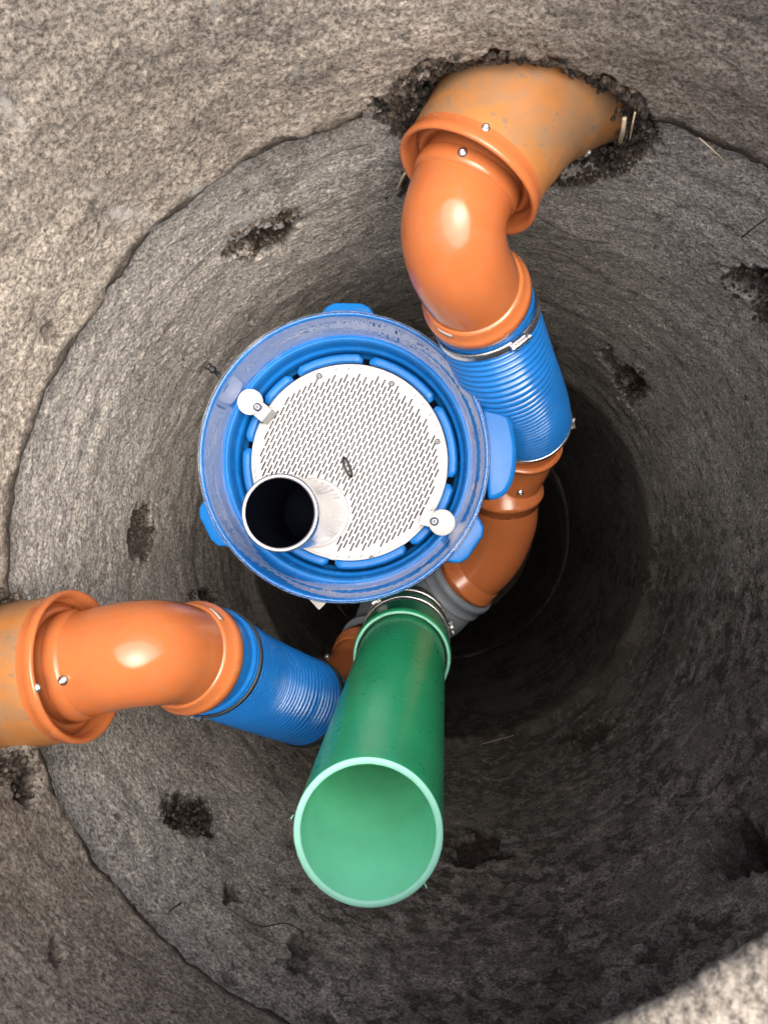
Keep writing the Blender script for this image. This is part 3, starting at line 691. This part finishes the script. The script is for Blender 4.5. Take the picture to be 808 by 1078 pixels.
# ------------------------------------------------------------------ bits caught on the wall
def wallp(px, py, inset=.004):
    v = (P(px, py, 1.0)); lo, hi = .4, 3.5
    def rad_at(z):
        q = P(px, py, z)
        if z < Z1:
            tt = (z - ZTOP) / (Z1 - ZTOP); tt = max(0., tt); k = tt ** .8; c = Vector((TOPC.x + (AX.x - TOPC.x) * k, TOPC.y + (AX.y - TOPC.y) * k)); r_ = TOPR + (R - .01 - TOPR) * k
        else: c = AX; r_ = R
        return hypot(q.x - c.x, q.y - c.y) - (r_ - inset)
    for _ in range(40):
        mdl = (lo + hi) / 2
        if rad_at(mdl) > 0: hi = mdl
        else: lo = mdl
    return P(px, py, lo)
def twig(label, pts, r, m, cat='straw', name='straw', inset=.006):
    mb = MB(); ps = [wallp(x, y, inset + (.004 if 0 < k < len(pts) - 1 else 0)) for k, (x, y) in enumerate(pts)]
    wire(mb, ps, r, 6, 6); o = mb.obj(name, m); tag(o, label, cat); return o
twig('pale straight straw lying across the dark wall right of the green pipe', [(508, 783), (541, 774)], .0012, STRAWM, inset=.02)
twig('thin pale stem caught on the wall near the top right of the big orange pipe', [(735, 145), (752, 160), (768, 176)], .0010, STRAWM)
twig('small forked dry stem on the pale concrete left of the round broken hollow', [(146, 887), (145, 874), (148, 862)], .0012, STRAWM)
twig('short pale fibre bundle poking from under the upper concrete edge right of the orange pipe', [(652, 150), (655, 138), (657, 124)], .0028, STRAWM, inset=.018)
twig('thin splinter beside the fibre bundle right of the orange pipe', [(662, 148), (665, 132), (668, 118)], .0012, STRAWM, inset=.018)
twig('white chip caught in the gap below the big orange pipe', [(616, 164), (620, 160)], .0026, WHITE_DISC, 'chip', 'chip', inset=.02)
twig('pale splinter hanging left of the lip of the top orange pipe', [(418, 200), (424, 186), (430, 178)], .0022, STRAWM, inset=.01)
twig('dark curly rootlet on the wall below the round broken hollow', [(246, 960), (272, 975), (300, 972), (318, 980)], .0010, ROOTM, 'root', 'root')
twig('dark rootlet slanting across the wall at the right edge of the picture', [(780, 250), (795, 238), (806, 230)], .0012, ROOTM, 'root', 'root')
twig('fine dark rootlet right of the top orange elbow', [(560, 225), (585, 240), (612, 252), (640, 256)], .0009, ROOTM, 'root', 'root')
twig('dark rootlet below the right-hand end of the orange pipe lip', [(560, 262), (590, 268), (622, 285)], .0010, ROOTM, 'root', 'root')
twig('short dark twig on the pale wall under the left orange pipe', [(178, 960), (184, 955), (190, 951)], .0012, ROOTM, 'root', 'root')

# loose soil crumbs lying in the broken-out places
ico = [Vector(p).normalized() for p in [(-1, 1.618, 0), (1, 1.618, 0), (-1, -1.618, 0), (1, -1.618, 0), (0, -1, 1.618), (0, 1, 1.618), (0, -1, -1.618), (0, 1, -1.618), (1.618, 0, -1), (1.618, 0, 1), (-1.618, 0, -1), (-1.618, 0, 1)]]
icf = [(0, 11, 5), (0, 5, 1), (0, 1, 7), (0, 7, 10), (0, 10, 11), (1, 5, 9), (5, 11, 4), (11, 10, 2), (10, 7, 6), (7, 1, 8), (3, 9, 4), (3, 4, 2), (3, 2, 6), (3, 6, 8), (3, 8, 9), (4, 9, 5), (2, 4, 11), (6, 2, 10), (8, 6, 7), (9, 8, 1)]
SOIL, nt_, b = mat('damp_soil'); v = ocoord(nt_)
nt_.links.new(ramp(nt_, noise(nt_, 120, 6, .7, v), (.38, (.016, .012, .009)), (.52, (.06, .047, .035)), (.64, (.16, .13, .10))), b.inputs['Base Color']); b.inputs['Roughness'].default_value = .95
nt_.links.new(bump(nt_, b, noise(nt_, 300, 5, .7, v), 1., .003), b.inputs['Normal'])
mb = MB()
def crumb(c, r_):
    sc = Vector((random.uniform(.6, 1.2), random.uniform(.6, 1.2), random.uniform(.6, 1.2)))
    mb.add([c + Vector((p.x * sc.x, p.y * sc.y, p.z * sc.z)) * (r_ * random.uniform(.7, 1.25)) for p in ico], icf)
for (x, y, a, b_, rot, dep, rg) in CAV:
    if .1 < dep < .13: continue
    if dep < .018 or y > 885 and dep < .05: continue
    n_ = 3000 if dep > .13 else int(a * b_ * .22); c_, s_ = cos(radians(rot)), sin(radians(rot))
    for k in range(n_):
        q_ = random.random() ** .5; t_ = random.uniform(0, 2 * pi); X_ = a * q_ * cos(t_); Y_ = b_ * q_ * sin(t_)
        px, py = x + X_ * c_ - Y_ * s_, y - (X_ * s_ + Y_ * c_)
        dd = (dep * random.uniform(.25, .5) if dep > .13 else dep * random.uniform(.35, .85)) * (1 - q_ ** 3) + .004
        crumb(wallp(px, py, -dd), random.uniform(.002, .0045) if dep < .13 else random.uniform(.002, .0062))
tag(mb.obj('soil_crumbs', SOIL, None, False), 'dark loose soil crumbs lying in the broken-out hollows of the shaft wall', 'soil', kind='stuff')
